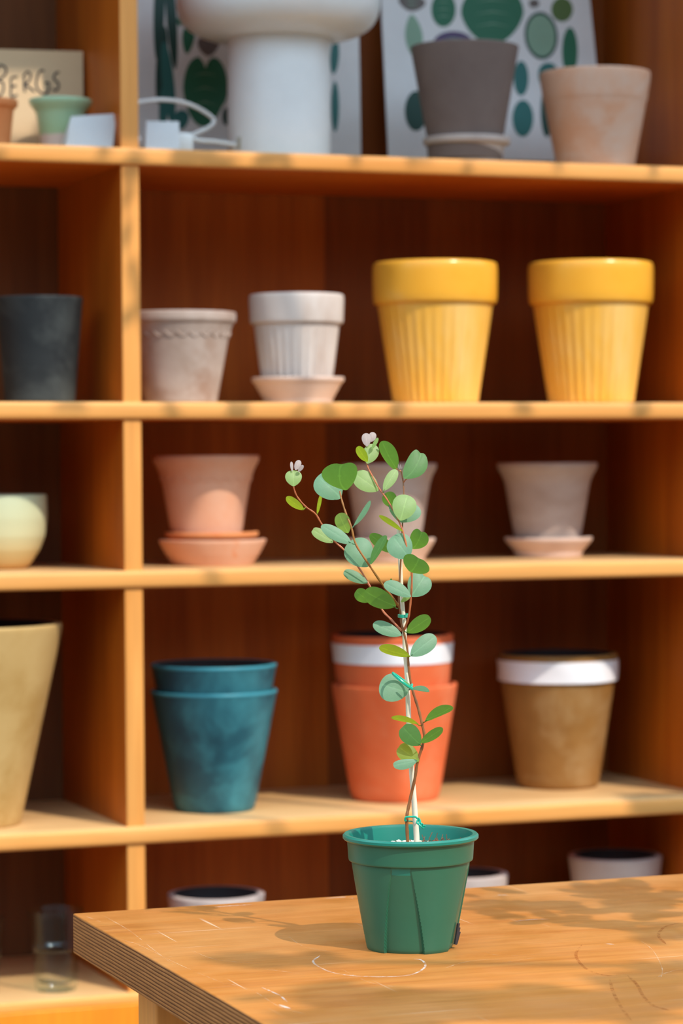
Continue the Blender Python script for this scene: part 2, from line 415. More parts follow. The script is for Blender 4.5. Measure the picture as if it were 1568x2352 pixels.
def make_pot(name, cx, Y, shelf, prof, mat, label, cat='flower pot', wall=.008, group=None, rim=None, ribs=0, ribamp=.0, rimmat=None,
             inner=None, zbase=None, rad=.003, rot=0, scal=None, depth=.012, tilt=None, bead=0):
    X, z, py, mpp = pot_setup(cx, Y, shelf, zbase)
    s = silhouette(prof, X, Y, z, py, mpp)
    s[-1] = (s[-1][0], 0.0)
    top = s[0][1]
    root = None
    if rim:                                   # first `rim` points form a separate collar part
        root = empty(name, (X, Y, z))
    def inner_prof(zb, zt, rt):
        pr = []
        n = 6
        for i in range(n+1):
            zz = zt+(zb-zt)*i/n
            pr.append((max(.01, rad_at(s, zz)-wall), zz))
        pr[0] = (rt-wall, zt)
        return pr
    def rad_at(sp, zz):
        for (r1, z1), (r2, z2) in zip(sp, sp[1:]):
            if z2 <= zz <= z1 and z1 > z2: return r2+(r1-r2)*(zz-z2)/(z1-z2)
        return sp[-1][0]
    if rim:
        bs = s[rim-1:]                        # body starts under the collar
        bs = [(bs[0][0]-.0025 if bs[0][0] > bs[1][0] else bs[0][0], bs[0][1])]+bs[1:]
        b0 = s[rim]
        body = [(0, 0)]+[(r_, z_) for r_, z_ in reversed(s[rim:])]+[(b0[0], s[rim-1][1]+.004)]
        body = rounded(body, rad)
        body += [(b0[0]-wall, s[rim-1][1]+.004)]+[(max(.01, rad_at(s[rim:], zz)-wall), zz) for zz in (b0[1]*.7, b0[1]*.4, depth)]+[(0, depth)]
        def rf(r_, zz, th):
            if ribs and zz < b0[1]-.003 and zz > .002 and r_ > .6*rad_at(s[rim:], zz):
                return r_+ribamp*(abs(math.sin(th*ribs/2))-.5)
            return r_
        fine = []                             # subdivide the body for ribs
        for a, c in zip(body, body[1:]):
            fine.append(a)
        fine.append(body[-1])
        ob('body', lathe(fine, 8*ribs if ribs else 96, rf), mat, root)
        cp = [(s[rim-1][0]-wall*1.4, s[rim-1][1]), (s[rim-1][0], s[rim-1][1])]+list(reversed(s[:rim-1]))
        cp += [(s[0][0]-wall, s[0][1]), (s[0][0]-wall*1.3, s[0][1]-.012), (s[rim-1][0]-wall*1.4, s[rim-1][1])]
        cp = rounded(cp, rad*1.6)
        def rb(r_, zz, th):
            return r_
        bmr = lathe(cp, 128, rb)
        if bead:
            for k in range(bead):
                a = 2*math.pi*k/bead
                bmesh.ops.create_uvsphere(bmr, u_segments=6, v_segments=4, radius=.0026,
                    matrix=Matrix.Translation(((s[0][0]-.006)*math.cos(a), (s[0][0]-.006)*math.sin(a), s[0][1])))
        ob('rim', bmr, rimmat or mat, root)
    else:
        pr = [(0, 0)]+[(r_, z_) for r_, z_ in reversed(s)]
        pr.append((s[0][0]-wall, top))
        pr = rounded(pr, rad)
        no = len(pr)
        pr += inner_prof(depth, top-.004, s[0][0])[0:]+[(0, depth)]
        mi = None
        mats = [mat]
        if inner: mats.append(inner); mi = [0]*(no-1)+[1]*(len(pr)-no)
        if rimmat:
            pass
        rf = None
        if ribs:
            rf = lambda r_, zz, th: r_+ribamp*(abs(math.sin(th*ribs/2))-.5) if .004 < zz < top*.8 else r_
        bmm = lathe(pr, 128 if not ribs else 8*ribs, rf, mi=mi)
        root = ob(name, bmm, mats, loc=(X, Y, z))
        if rimmat:
            t = [(s[0][0]-wall*.9, top-.001), (s[0][0]-.001, top+.0012), (s[0][0]+.0012, top-.001), (s[0][0]+.0004, top-.0045), (s[0][0]-wall*.9, top-.001)]
            ob('rim', lathe(rounded(t, .001), 128), rimmat, root)
    if scal:
        zz, n, rr, drop = scal
        bmc = bmesh.new(); scallops(bmc, lambda q: rad_at(s, q), (py-zz)*mpp, n, rr, drop)
        ob('garland', bmc, mat, root)
    root.rotation_euler.z = rot
    tag(root, label, cat, group)
    root['_top'] = 0
    del root['_top']
    return root, s, (X, Y, z, py, mpp)

def make_saucer(cx, Y, shelf, prof, mat, label, zbase=None, group=None):
    return make_pot('saucer', cx, Y, shelf, prof, mat, label, 'saucer', wall=.006, zbase=zbase, rad=.002, depth=.006, group=group)

# --- top row, right bay
YB = .20
sau, ss, inf = make_saucer(1072, .085, 'S1', [(101, 318), (99, 333), (88, 336), (84, 352), (80, 366)], M_SAUCER, 'pale grey saucer under the dark grey pot on the top shelf')
make_pot('flower_pot', 1068, .085, 'S1', [(125, 108), (123, 118), (88, 318), (86, 333)], M_DGREY, 'dark grey clay pot standing on a saucer on the top shelf', zbase=ZS['S1']+.0065, wall=.007)
make_pot('flower_pot', 1367, .07, 'S1', [(127, 168), (126, 186), (119, 232), (117, 236), (91, 374), (90, 384)], M_TERRA, 'weathered terracotta pot at the right end of the top shelf')
# --- top row, left bay
make_pot('flower_pot', 140, .085, 'S1', [(73, 229), (72, 240), (58, 258), (55, 270), (52, 292), (46, 330), (45, 340)], M_MINT, 'small mint green pot with unglazed pinkish foot, on the top shelf', wall=.006)
make_pot('flower_pot', -20, .085, 'S1', [(62, 230), (61, 246), (52, 252), (44, 325), (43, 336)], M_TERRAR, 'small terracotta pot cut off by the left edge, beside the mint pot', wall=.006)
# --- second row
make_pot('flower_pot', 92, .10, 'S2', [(100, 683), (98, 700), (81, 915), (80, 930)], M_BLACK, 'charcoal black clay pot in the left compartment', wall=.009, inner=M_DARK)
make_pot('flower_pot', 415, .09, 'S2', [(128, 718), (128, 740), (121, 746), (111, 775), (85, 915), (84, 930)], M_GREY, 'aged grey pot with scalloped garland, half hidden by the upright', scal=(765, 26, .0014, .007))
sw, _, _ = make_saucer(684, .09, 'S2', [(107, 867), (106, 876), (100, 882), (80, 918), (79, 934)], M_PINKS, 'pinkish clay saucer under the white ribbed pot')
make_pot('flower_pot', 682, .09, 'S2', [(108, 677), (109, 690), (107, 746), (98, 749), (78, 880), (78, 912)], M_WHITE, 'chalky white ribbed pot with a thick collar, standing on a saucer', rim=3, ribs=30, ribamp=.0035, zbase=ZS['S2']+.0065, wall=.008)
YG = 'yellow ribbed pots'
for cx, lab in ((1000, 'glossy yellow ribbed pot nearer the middle of its shelf, beside the white ribbed pot'), (1357, 'glossy yellow ribbed pot at the right end of its shelf')):
    make_pot('flower_pot', cx, .095, 'S2', [(142, 604), (144, 622), (143, 684), (140, 702), (132, 704), (97, 915), (96, 930)], M_YEL, lab, rim=4, ribs=34, ribamp=.0034, rimmat=M_YEL2, group=YG, wall=.012, rad=.006)
# --- third row
make_pot('flower_pot', 0, .16, 'S3', [(108, 1136), (109, 1190), (104, 1230), (92, 1262), (70, 1296), (58, 1310)], M_CELA, 'cream green glazed bowl pot with rounded base, cut off by the left edge', wall=.006)
# terracotta on two saucers
b0, sb, i0 = make_saucer(488, .15, 'S3', [(124, 1238), (122, 1246), (108, 1272), (95, 1292), (92, 1300)], M_TERRA2, 'lower, wider terracotta saucer of the two under the pot')
b1, sb1, i1 = make_saucer(486, .15, 'S3', [(108, 1221), (107, 1232), (98, 1240), (86, 1268)], M_TERRAR, 'upper, smaller terracotta saucer nested in the wider one', zbase=ZS['S3']+.0068)
make_pot('flower_pot', 474, .15, 'S3', [(123, 1046), (122, 1058), (112, 1076), (107, 1090), (101, 1108), (81, 1226), (80, 1248)], M_TERRA2, 'flared salt-stained terracotta pot stacked on two saucers', zbase=ZS['S3']+.0135, scal=(1096, 22, .0011, .006))
make_saucer(896, .155, 'S3', [(104, 1236), (102, 1244), (80, 1280), (78, 1290)], M_PINKS, 'pinkish saucer partly hidden behind the plant')
make_pot('flower_pot', 894, .155, 'S3', [(110, 1064), (109, 1076), (100, 1092), (94, 1112), (72, 1240), (71, 1265)], M_MOSS, 'flared grey clay pot partly hidden behind the plant leaves', zbase=ZS['S3']+.0065)
make_saucer(1259, .195, 'S3', [(101, 1233), (100, 1241), (79, 1266), (76, 1276)], M_PINKS, 'pinkish saucer under the rightmost grey pot on the third shelf')
make_pot('flower_pot', 1257, .195, 'S3', [(116, 1062), (115, 1074), (105, 1090), (98, 1108), (77, 1228), (76, 1255)], M_MOSS, 'flared grey clay pot standing free at the right of the third shelf', zbase=ZS['S3']+.0065)
# --- fourth row
make_pot('flower_pot', -60, .118, 'S4', [(207, 1432), (205, 1446), (112, 1870), (107, 1888)], M_TAN, 'tall tan clay pot cut off by the left edge', wall=.012, inner=M_DARK)
make_pot('flower_pot', 493, .14, 'S4', [(144, 1584), (143, 1594), (95, 1842), (90, 1853)], M_TEAL, 'outer teal pot with mottled patina, holding another teal pot', wall=.0055, rimmat=M_TEALRIM)
X, z, py, mpp = pot_setup(493, .14, 'S4')
make_pot('flower_pot', 493, .14, 'S4', [(143, 1524), (142, 1534), (131, 1592), (126, 1625), (90, 1790)], M_TEAL, 'inner teal pot nested inside the outer teal pot', wall=.007, rimmat=M_TEALRIM, zbase=z+.028, inner=M_DARK)
make_pot('flower_pot', 907, .16, 'S4', [(144, 1568), (143, 1580), (104, 1815), (98, 1832)], M_RED, 'outer red-orange pot behind the plant, holding another red pot', wall=.0055)
X, z, py, mpp = pot_setup(903, .16, 'S4')
rp, rs, ri = make_pot('flower_pot', 903, .16, 'S4', [(140, 1455), (139, 1466), (134, 1520), (128, 1580), (92, 1770)], M_RED, 'inner red-orange pot with white paper band, nested in the outer red pot', wall=.007, zbase=z+.026, inner=M_DARK)
def band(root, s, inf, y0, y1, grow=.0012, flare=0):
    X, Y, z, py, mpp = inf
    def ra(zz):
        for (r1, z1), (r2, z2) in zip(s, s[1:]):
            if z2 <= zz <= z1: return r2+(r1-r2)*(zz-z2)/(z1-z2)
        return s[0][0]
    za, zb = (py-y0)*mpp, (py-y1)*mpp
    n = 5; outer = [(ra(zb+(za-zb)*i/n)+grow+flare*(1-i/n), zb+(za-zb)*i/n) for i in range(n+1)]
    innerp = [(r_-.0009, z_) for r_, z_ in reversed(outer)]
    pr = outer+innerp+[outer[0]]
    o = ob('paper_band', lathe(pr, 128, lambda r_, zz, th: r_+.0009*math.sin(th*5+zz*90)*(1 if flare else .2)), M_BAND, root); o['label'] = 'white paper band'
    return o
band(rp, rs, ri, 1474, 1518)
bp, bs, bi = make_pot('flower_pot', 1281, .205, 'S4', [(138, 1499), (137, 1512), (131, 1560), (94, 1797), (89, 1808)], M_BROWN, 'mottled brown clay pot with a white band under its rim', wall=.008, inner=M_DARK)
band(bp, bs, bi, 1512, 1560, .0015, .003)
# --- bottom row, right bay: pots mostly hidden behind the table
BG = 'whitish pots behind the table'
def low_pot(cx, Y, ytop, hw, label):
    X, z, py, mpp = pot_setup(cx, Y, 'S5')
    make_pot('flower_pot', cx, Y, 'S5', [(hw, ytop), (hw-1, ytop+12), (hw*.93, ytop+60), (hw*.7, py)], M_SAUCER, label, inner=M_DARK, group=BG, wall=.010)  # greyer than whitish clay: the shade on these pots is put into the colour
low_pot(497, .09, 2050, 112, 'whitish pot with dark inside seen over the table edge, leftmost of three')
low_pot(1072, .12, 2004, 95, 'whitish pot half hidden behind the green nursery pot')
low_pot(1413, .16, 1962, 108, 'whitish pot with dark inside seen over the table edge, rightmost of three')

# --- glasses
def tumbler(cx, Y, label):
    X, z, py, mpp = pot_setup(cx, Y, 'S5')
    o_ = [(64, 2085), (60, 2130), (57, 2172), (53, 2178), (50, 2220), (48, 2262), (44, 2270)]
    s = [(w*mpp, (2270-y)*mpp) for w, y in o_]
    t = .0026
    pr = [(0, 0)]+[(r_, z_) for r_, z_ in reversed(s)]+[(s[0][0]-t*.8, s[0][1])]+[(r_-t, z_) for r_, z_ in s[1:-2]]+[(s[-2][0]-t-.001, .012), (0, .009)]
    o = ob('glass_tumbler', lathe(rounded(pr, .0012), 72), M_GLASS, loc=(X, Y, z+.0003))
    tag(o, label, 'drinking glass', 'glass tumblers')
tumbler(129, .06, 'clear stepped glass tumbler on the low left shelf beside the table corner')
tumbler(-52, .05, 'clear glass tumbler cut off by the left edge')

# ------------------------------------------------------------------ top shelf furniture
Z1 = ZS['S1']
# lamp
YLAMP = .105
lx = x_at(641, YLAMP, Z1); lpx, lpy, ld = proj((lx, YLAMP, Z1)); lm = ld/F
lamp = empty('table_lamp', (lx, YLAMP, Z1))
tag(lamp, 'white mushroom table lamp with a thick column on the top shelf', 'lamp')
rc = 118*lm; hc = (lpy-92)*lm
ob('column', lathe(rounded([(0, 0), (rc, 0), (rc, hc), (0, hc)], .003), 96), M_LAMPC, lamp)
hs = hc
R = 235*lm
sp = [(0, hs-.001), (rc*1.0, hs-.001), (R*.62, hs), (R*.78, hs+.006), (R*.90, hs+.016), (R*.97, hs+.030), (R, hs+.048), (R*.985, hs+.068), (R*.93, hs+.09), (R*.82, hs+.112), (R*.6, hs+.134), (R*.3, hs+.146), (0, hs+.149)]
ob('shade', lathe(rounded(sp, .01), 128), M_LAMP, lamp)
bm = bmesh.new(); box(bm, -.004, .004, -.0012, .0012, -.009, .009, bev=.001)
a = math.radians(270-49-20.5)
sw_ = ob('switch', bm, plain('switch_grey', (.42, .38, .30), .4), lamp)
sw_.location = (rc*math.cos(a), rc*math.sin(a), .021); sw_.rotation_euler.z = a+math.pi/2
# cord: loops up behind the plug and round to the lamp foot
def rel(px, py, Y): p = on_y(px, py, Y); return Vector((p.x-lx, p.y-YLAMP, p.z-Z1))
pts = spline([rel(560, 336, .09), rel(500, 326, .09), rel(455, 322, .085), rel(440, 312, .09), rel(480, 292, .11), rel(491, 276, .12), rel(468, 256, .12), rel(430, 238, .115), rel(390, 230, .11), rel(350, 230, .105), rel(312, 238, .10), rel(296, 262, .10), rel(302, 300, .09), rel(325, 322, .075), rel(345, 326, .07)], 6)
for p in pts: p.z = max(p.z, .0036)
ob('cord', tube(bmesh.new(), pts, .0031, 8), M_LAMP, lamp)
p = rel(415, 338, .06)
bm = bmesh.new(); box(bm, p.x-.012, p.x+.016, p.y-.012, p.y+.03, .001, .030, bev=.005)
ob('plug', bm, M_LAMP, lamp)
p = rel(328, 338, .06)
bm = bmesh.new(); box(bm, p.x-.012, p.x+.010, p.y, p.y+.022, .001, .022, bev=.004)
ob('plug', bm, M_LAMP, lamp)

# folded cards
def tent_card(name, corners, Y, label, back=.03):
    """corners px: tl, tr, br, bl ; front leaf leans back, rear leaf behind"""
    tl, tr, br, bl = corners
    P = [on_y(*tl, Y+.014), on_y(*tr, Y+.020), on_y(*br, Y), on_y(*bl, Y-.004)]
    P[2].z = P[3].z = Z1+.0006
    off = Vector((0, back, 0))
    b2 = [P[3]+off, P[2]+off]
    bm = bmesh.new()
    v = [bm.verts.new(q) for q in P+b2]
    bm.faces.new((v[0], v[1], v[2], v[3])); bm.faces.new((v[0], v[4], v[5], v[1]))
    bmesh.ops.solidify(bm, geom=bm.faces[:], thickness=.0006)
    o = ob(name, bm, M_CARD, smooth=False); return tag(o, label, 'card', 'folded white cards')
tent_card('price_card', ((163, 267), (267, 261), (259, 338), (151, 335)), .015, 'tilted white folded card in front of the mint pot')
tent_card('price_card', ((336, 278), (411, 279), (413, 346), (334, 344)), .015, 'small square white folded card right of the upright, by the lamp cord')

# kraft sign with handwritten letters
YS = .160
def spt(px, py, d=0): 
    q = on_plane(px, py, Vector((0, YS, Z1)), Vector((0, -1, .13)).normalized())
    return q+Vector((0, -1, .13)).normalized()*d
n_ = Vector((0, -1, .13)).normalized()
sign = bmesh.new()
c4 = [spt(-330, 104), spt(190, 118), spt(190, 332), spt(-330, 322)]
c4[2].z = c4[3].z = Z1+.001
c4[2] = on_plane(192, 332, Vector((0, YS, Z1)), n_); 
vv = [sign.verts.new(q) for q in c4]+[sign.verts.new(q-n_*.004) for q in c4]
for q in ((0, 1, 2, 3), (7, 6, 5, 4), (0, 4, 5, 1), (1, 5, 6, 2), (2, 6, 7, 3), (3, 7, 4, 0)): sign.faces.new([vv[i] for i in q])
for v in sign.verts: v.co.z = max(v.co.z, Z1+.0006)
so_ = ob('cardboard_sign', sign, M_KRAFT, smooth=False, loc=(0, 0, 0))
tag(so_, 'brown cardboard sign with black handwritten letters leaning in the top left compartment', 'sign')
def stroke(bm, pts, wd):
    P = spline([Vector((x, y, 0)) for x, y in pts], 5)
    L, Rr = [], []
    for i, p in enumerate(P):
        t = (P[min(i+1, len(P)-1)]-P[max(0, i-1)]); t.normalize(); nn = Vector((-t.y, t.x, 0))
        for arr, s_ in ((L, 1), (Rr, -1)):
            q = p+nn*wd*s_; arr.append(bm.verts.new(spt(q.x, q.y, .0006)))
    for i in range(len(P)-1): bm.faces.new((L[i], L[i+1], Rr[i+1], Rr[i]))
letters = bmesh.new()
for s_ in (
    [(-8, 158), (-9, 188), (-8, 222)],
    [(-10, 160), (0, 150), (11, 154), (14, 165), (6, 177), (-6, 183)],
    [(-6, 184), (6, 190), (8, 204), (2, 218), (-8, 222)],
    [(40, 176), (26, 180), (25, 198), (26, 222), (40, 218)], [(26, 199), (38, 197)],
    [(56, 178), (55, 196), (57, 212)], [(52, 178), (62, 165), (70, 172), (66, 188), (57, 193), (68, 202), (80, 211)],
    [(101, 163), (92, 163), (85, 178), (83, 196), (90, 210), (100, 216), (109, 213), (112, 198), (111, 190), (102, 191)],
    [(136, 166), (128, 168), (123, 178), (127, 186), (133, 190), (134, 202), (127, 208), (120, 204)],
): stroke(letters, s_, 2.4)
ob('lettering', letters, M_INK, so_, smooth=False)

# botanical posters
P_G1 = plain('print_green', (.025, .16, .085), .5); P_G2 = plain('print_bluegreen', (.03, .17, .16), .5); P_G3 = plain('print_dark_green', (.015, .065, .05), .5)
P_PUR = plain('print_purple', (.10, .06, .16), .5); P_PAL = plain('print_pale_green', (.26, .42, .30), .5); P_BRN = plain('print_grey_brown', (.16, .13, .12), .5); P_OLV = plain('print_olive', (.10, .17, .05), .5)
PM = [M_PAPER, P_G1, P_G2, P_G3, P_PUR, P_PAL, P_BRN, P_OLV]
def poster(corners, Y0, lean, leaves, label):
    nrm = Vector((0, -1, lean)).normalized()
    base = Vector((0, Y0, Z1))
    def pt(x, y, d=0): return on_plane(x, y, base, nrm)+nrm*d
    bm = bmesh.new()
    c = [pt(*q) for q in corners]
    # keep the foot on the shelf
    f = [bm.verts.new(q) for q in c]+[bm.verts.new(q-nrm*.003) for q in c]
    for q in ((0, 1, 2, 3), (7, 6, 5, 4), (0, 4, 5, 1), (1, 5, 6, 2), (2, 6, 7, 3), (3, 7, 4, 0)): bm.faces.new([f[i] for i in q])
    for k, (cx, cy, hw, hh, ang, mi, sty) in enumerate(leaves):
        ca, sa = math.cos(math.radians(ang)), math.sin(math.radians(ang))
        def ring(sc, dd, mi_, st):
            vs = []
            for j in range(40):
                t = 2*math.pi*j/40; x, y = math.cos(t), math.sin(t)
                if st == 'heart':
                    x = x*(1-.18*max(0, y)); y = y-(.42*math.exp(-(x/.22)**2) if y < 0 else -.08*abs(1-abs(x)))*-1 if y < 0 else y*1.05
                elif st == 'lance': x = x*(1-.35*y*y); 
                elif st == 'drop': x = x*(1-.3*y)
                X_, Y_ = x*hw*sc, y*hh*sc
                vs.append(bm.verts.new(pt(cx+X_*ca-Y_*sa, cy+X_*sa+Y_*ca, dd)))
            try:
                fc = bm.faces.new(vs); fc.material_index = mi_
            except Exception: pass
        ring(1, .0004+.0001*k*.3, mi, sty)
        if hw > 26:
            # pale veins as slim blades
            for s_ in (-1, 1):
                for q in range(3):
                    y0 = -.45+.4*q
                    a0 = (cx+0, cy+y0*hh); a1 = (cx+s_*hw*.62, cy+(y0-.12+.22)*hh*1.05)
                    d = Vector((a1[0]-a0[0], a1[1]-a0[1])).normalized(); nn = Vector((-d.y, d.x))*1.1
                    vs = [bm.verts.new(pt(*w_, .0009)) for w_ in ((a0[0]+nn.x, a0[1]+nn.y), a1, (a0[0]-nn.x, a0[1]-nn.y))]
                    bm.faces.new(vs).material_index = 5
    for v in bm.verts: v.co.z = max(v.co.z, Z1+.0006)
    o = ob('botanical_poster', bm, PM, smooth=False)
    return tag(o, label, 'poster', 'botanical posters')
poster(((312, -190), (820, -180), (829, 357), (310, 350)), .285, .10, [
    (366, 10, 13, 130, 2, 3, ''), (393, 30, 12, 130, -4, 3, ''), (371, 150, 13, 90, 4, 3, ''), (386, 190, 14, 95, -6, 2, ''), (375, 250, 10, 55, 2, 2, ''),
    (432, 90, 14, 34, 6, 1, 'drop'), (478, 105, 24, 24, 0, 6, 'drop'), (470, 205, 50, 82, 3, 1, 'heart'), (447, 190, 26, 58, 6, 1, ''), (496, 190, 26, 58, -6, 1, ''), (417, 275, 16, 22, 0, 2, 'drop'),
    (519, 268, 9, 20, 0, 3, ''), (413, 48, 7, 12, 0, 1, ''), (768, 130, 10, 40, 4, 2, ''), (769, 245, 9, 58, 0, 2, ''), (450, 20, 22, 40, 8, 1, 'drop'), (560, 60, 40, 50, 0, 1, 'heart'), (700, 60, 40, 50, 0, 2, '')],
    'botanical print of green leaves leaning behind the white lamp')
poster(((866, -190), (1335, -190), (1392, 372), (892, 362)), .275, .10, [
    (945, 8, 30, 18, 8, 6, 'drop'), (1018, 22, 28, 40, 0, 1, ''), (1130, 30, 72, 68, 0, 1, 'heart'), (1242, 82, 38, 55, -6, 3, ''), (1242, 82, 32, 48, -6, 5, ''), (1290, 22, 25, 28, 0, 7, ''), (1226, 8, 12, 10, 0, 6, ''),
    (950, 85, 20, 52, -6, 5, 'lance'), (1040, 100, 46, 28, 0, 4, ''), (1308, 118, 18, 55, 0, 1, ''), (1196, 180, 17, 40, 0, 2, ''), (1200, 272, 24, 42, 0, 2, ''), (955, 255, 26, 46, 0, 3, ''), (1258, 180, 22, 36, 0, 2, 'drop'), (1255, 255, 14, 60, 0, 3, '')],
    'botanical print of round patterned leaves leaning behind the dark grey pot')

# ------------------------------------------------------------------ table
ZT = .75
tc_ = on_z(167, 2098, ZT)
TX0, TY1 = tc_.x, tc_.y
TX1, TY0 = TX0+1.55, TY1-.85
table = empty('table', (TX0, TY1, 0)); tag(table, 'worn orange plywood table with a thick layered edge', 'table')
TTH = .0385
bm = bmesh.new(); box(bm, 0, TX1-TX0, TY0-TY1, 0, -TTH, 0, bev=.0016)
top = ob('tabletop', bm, [TABLE, PLY], table, loc=(0, 0, ZT))
assign_by_normal(top, lambda n, c: 0 if abs(n.z) > .55 else 1)
for lx_, ly_ in ((.08, -.08), (.08, TY0-TY1+.08), (TX1-TX0-.08, -.08), (TX1-TX0-.08, TY0-TY1+.08)):
    bm = bmesh.new(); box(bm, lx_-.03, lx_+.03, ly_-.03, ly_+.03, 0, ZT-TTH, bev=.003)
    ob('leg', bm, EDGE_V, table)
# scratches and rings worn into the varnish: shallow pale ribbons lying in the surface
def wear_mat(name, c, a):
    m = NT(name); f = m.noise(m.coord((90, 90, 90)), 1.0, 5, .75)
    m.l(m.ramp(f, [(.42, 0.0), (.68, a)]), m.b.inputs['Alpha'])
    return m.done(c, .6, .2)
M_SCR = wear_mat('pale_scratch', (.80, .55, .32), .65); M_RUST = wear_mat('rust_stain', (.38, .09, .010), .6); M_MARK = wear_mat('whitish_scuff', (.80, .70, .60), .9)
def ribbon(bm, pts, wpx, mi, closed=False):
    P = spline([Vector((x, y, 0)) for x, y in pts], 8)
    W = [on_z(p.x, p.y, ZT) for p in P]; L, Rr = [], []
    for i, p in enumerate(W):
        t = (W[min(i+1, len(W)-1)]-W[max(0, i-1)]).normalized(); nn = Vector((-t.y, t.x, 0))
        wd = wpx*.42*.00039*(1 if mi == 0 else 1.7)*min(1, (i+.3)/3, (len(W)-i-.7)/3)
        for arr, s_ in ((L, 1), (Rr, -1)):
            q = p+nn*wd*s_; arr.append(bm.verts.new((q.x-TX0, q.y-TY1, ZT+.00025)))
    for i in range(len(W)-1): bm.faces.new((L[i], L[i+1], Rr[i+1], Rr[i])).material_index = mi
bm = bmesh.new()
for pts, wd, mi in (
    ([(195, 2104), (215, 2112), (232, 2118)], 4, 0), ([(240, 2105), (300, 2140), (350, 2180), (398, 2216)], 3, 0),
    ([(258, 2150), (300, 2165), (340, 2172)], 3, 0), ([(350, 2204), (380, 2200), (400, 2196)], 3, 0), ([(290, 2160), (330, 2176), (420, 2220), (520, 2262)], 2.2, 0),
    ([(735, 2195), (720, 2212), (770, 2236), (860, 2244), (940, 2240), (975, 2222), (968, 2206), (940, 2202)], 3.5, 2),
    ([(1020, 2225), (1060, 2212), (1110, 2205), (1180, 2204)], 2.5, 0), ([(1110, 2185), (1150, 2195), (1250, 2192)], 2.2, 0), ([(1140, 2216), (1190, 2206), (1230, 2200)], 2, 0),
    ([(560, 2222), (620, 2228), (700, 2238)], 3, 0), ([(520, 2258), (580, 2276), (640, 2312), (700, 2330)], 2.6, 0), ([(600, 2268), (640, 2286), (660, 2302)], 3, 2), ([(640, 2308), (668, 2318)], 6, 2),
    ([(1336, 2170), (1322, 2195), (1345, 2225), (1385, 2240), (1425, 2240)], 5, 1), ([(1400, 2250), (1408, 2280), (1430, 2320), (1450, 2345)], 5, 1), ([(1440, 2240), (1462, 2262), (1478, 2290), (1500, 2310), (1540, 2322)], 5, 1),
    ([(1560, 2120), (1525, 2130), (1512, 2150), (1530, 2170)], 5, 1), ([(1470, 2160), (1500, 2185), (1520, 2225), (1516, 2250)], 2.4, 0), ([(1180, 2116), (1230, 2112), (1260, 2112)], 4, 2), ([(1140, 2056), (1165, 2056)], 8, 2),
    ([(1390, 2168), (1410, 2170)], 7, 2), ([(490, 2084), (530, 2081), (580, 2078)], 4, 2), ([(745, 2064), (790, 2061), (812, 2064)], 5, 2), ([(660, 2150), (700, 2175), (780, 2190)], 2, 0), ([(1500, 2250), (1530, 2235), (1568, 2225)], 2.4, 0), ([(780, 2225), (860, 2260), (960, 2270)], 2, 0), ([(430, 2180), (500, 2205), (610, 2215)], 2, 0)):
    ribbon(bm, pts, wd, mi)
ws = ob('wear_marks', bm, [M_SCR, M_RUST, M_MARK], table); ws['kind'] = 'stuff'; ws['label'] = 'pale scratches and ring stains in the varnish'

# ------------------------------------------------------------------ potted eucalyptus
PB = on_z(944, 2175, ZT); D1 = proj(PB)[2]; MP = D1/F
plant = empty('potted_eucalyptus', PB)
tag(plant, 'young eucalyptus tied to a stake in a green plastic nursery pot on the table', 'potted plant')
FW = RM @ Vector((0, 0, 1)); CAMDIR = (-FW)
PN = Vector((CAMDIR.x, CAMDIR.y, 0)).normalized()            # plane facing the camera through the pot axis
def W(px, py, d=0):
    """world point on the upright plane through the pot axis, d metres towards the camera; relative to the plant's origin"""
    return on_plane(px, py, PB+PN*d, PN)-PB
view_ang = math.atan2(PN.y, PN.x)
def hz(y): return (2175-y)*MP
# pot body with four recessed wedges
rt, rb = 136*MP, 104*MP; zc = hz(1972)
def facet(r_, z_, th):
    if z_ > zc-.0005 or r_ < .75*(rb+(rt-rb)*z_/zc): return r_
    t = 1-z_/zc
    hw = math.radians(8.5+18*t)
    for k in range(4):
        c = view_ang+math.radians(-11+90*k)
        d = (th-c+math.pi) % (2*math.pi)-math.pi
        if abs(d) < hw:
            return r_-(.0002+.0034*t)*min(1, (hw-abs(d))/math.radians(.35))
    return r_+.0004
body = [(0, .0015), (rb-.006, .0015), (rb-.001, .0), (rb, .0015)]
for i in range(1, 25): body.append((rb+(rt-rb)*i/24, zc*i/24))
body += [(rt-.002, zc), (rt-.002, zc-.001)]+[(rb+(rt-rb)*q-.002, zc*q) for q in (.8, .6, .3)]+[(rb-.003, .004), (0, .004)]
ob('pot_body', lathe(body, 960, facet), M_GREENP, plant)
rim_z = hz(1914)
c0, c1, cr = 142*MP, 146*MP, 155*MP
col = [(c0-.002, zc-.0005), (c0, zc-.0005), (c0+.0004, zc+.001), (c1, rim_z-.004), (cr-.001, rim_z-.0042), (cr, rim_z-.003), (cr, rim_z-.001), (cr-.001, rim_z), (c1-.0012, rim_z), (c1-.0018, rim_z-.003), (c0-.002, zc-.0005)]
ob('pot_rim', lathe(rounded(col, .0006), 160), M_RIMP if False else M_GREENP, plant)
# liner: inner wall of the pot above the soil (brighter, cleaner plastic)
lin_ = [(rt-.0028, zc-.012), (c0-.0022, zc), (c1-.0022, rim_z-.002), (c1-.0014, rim_z+.0003), (cr-.0012, rim_z+.0006), (cr+.0003, rim_z-.001), (cr+.0003, rim_z-.0032), (cr-.001, rim_z-.0046)]
ob('rim_lip', lathe(lin_, 160), M_RIMP, plant)
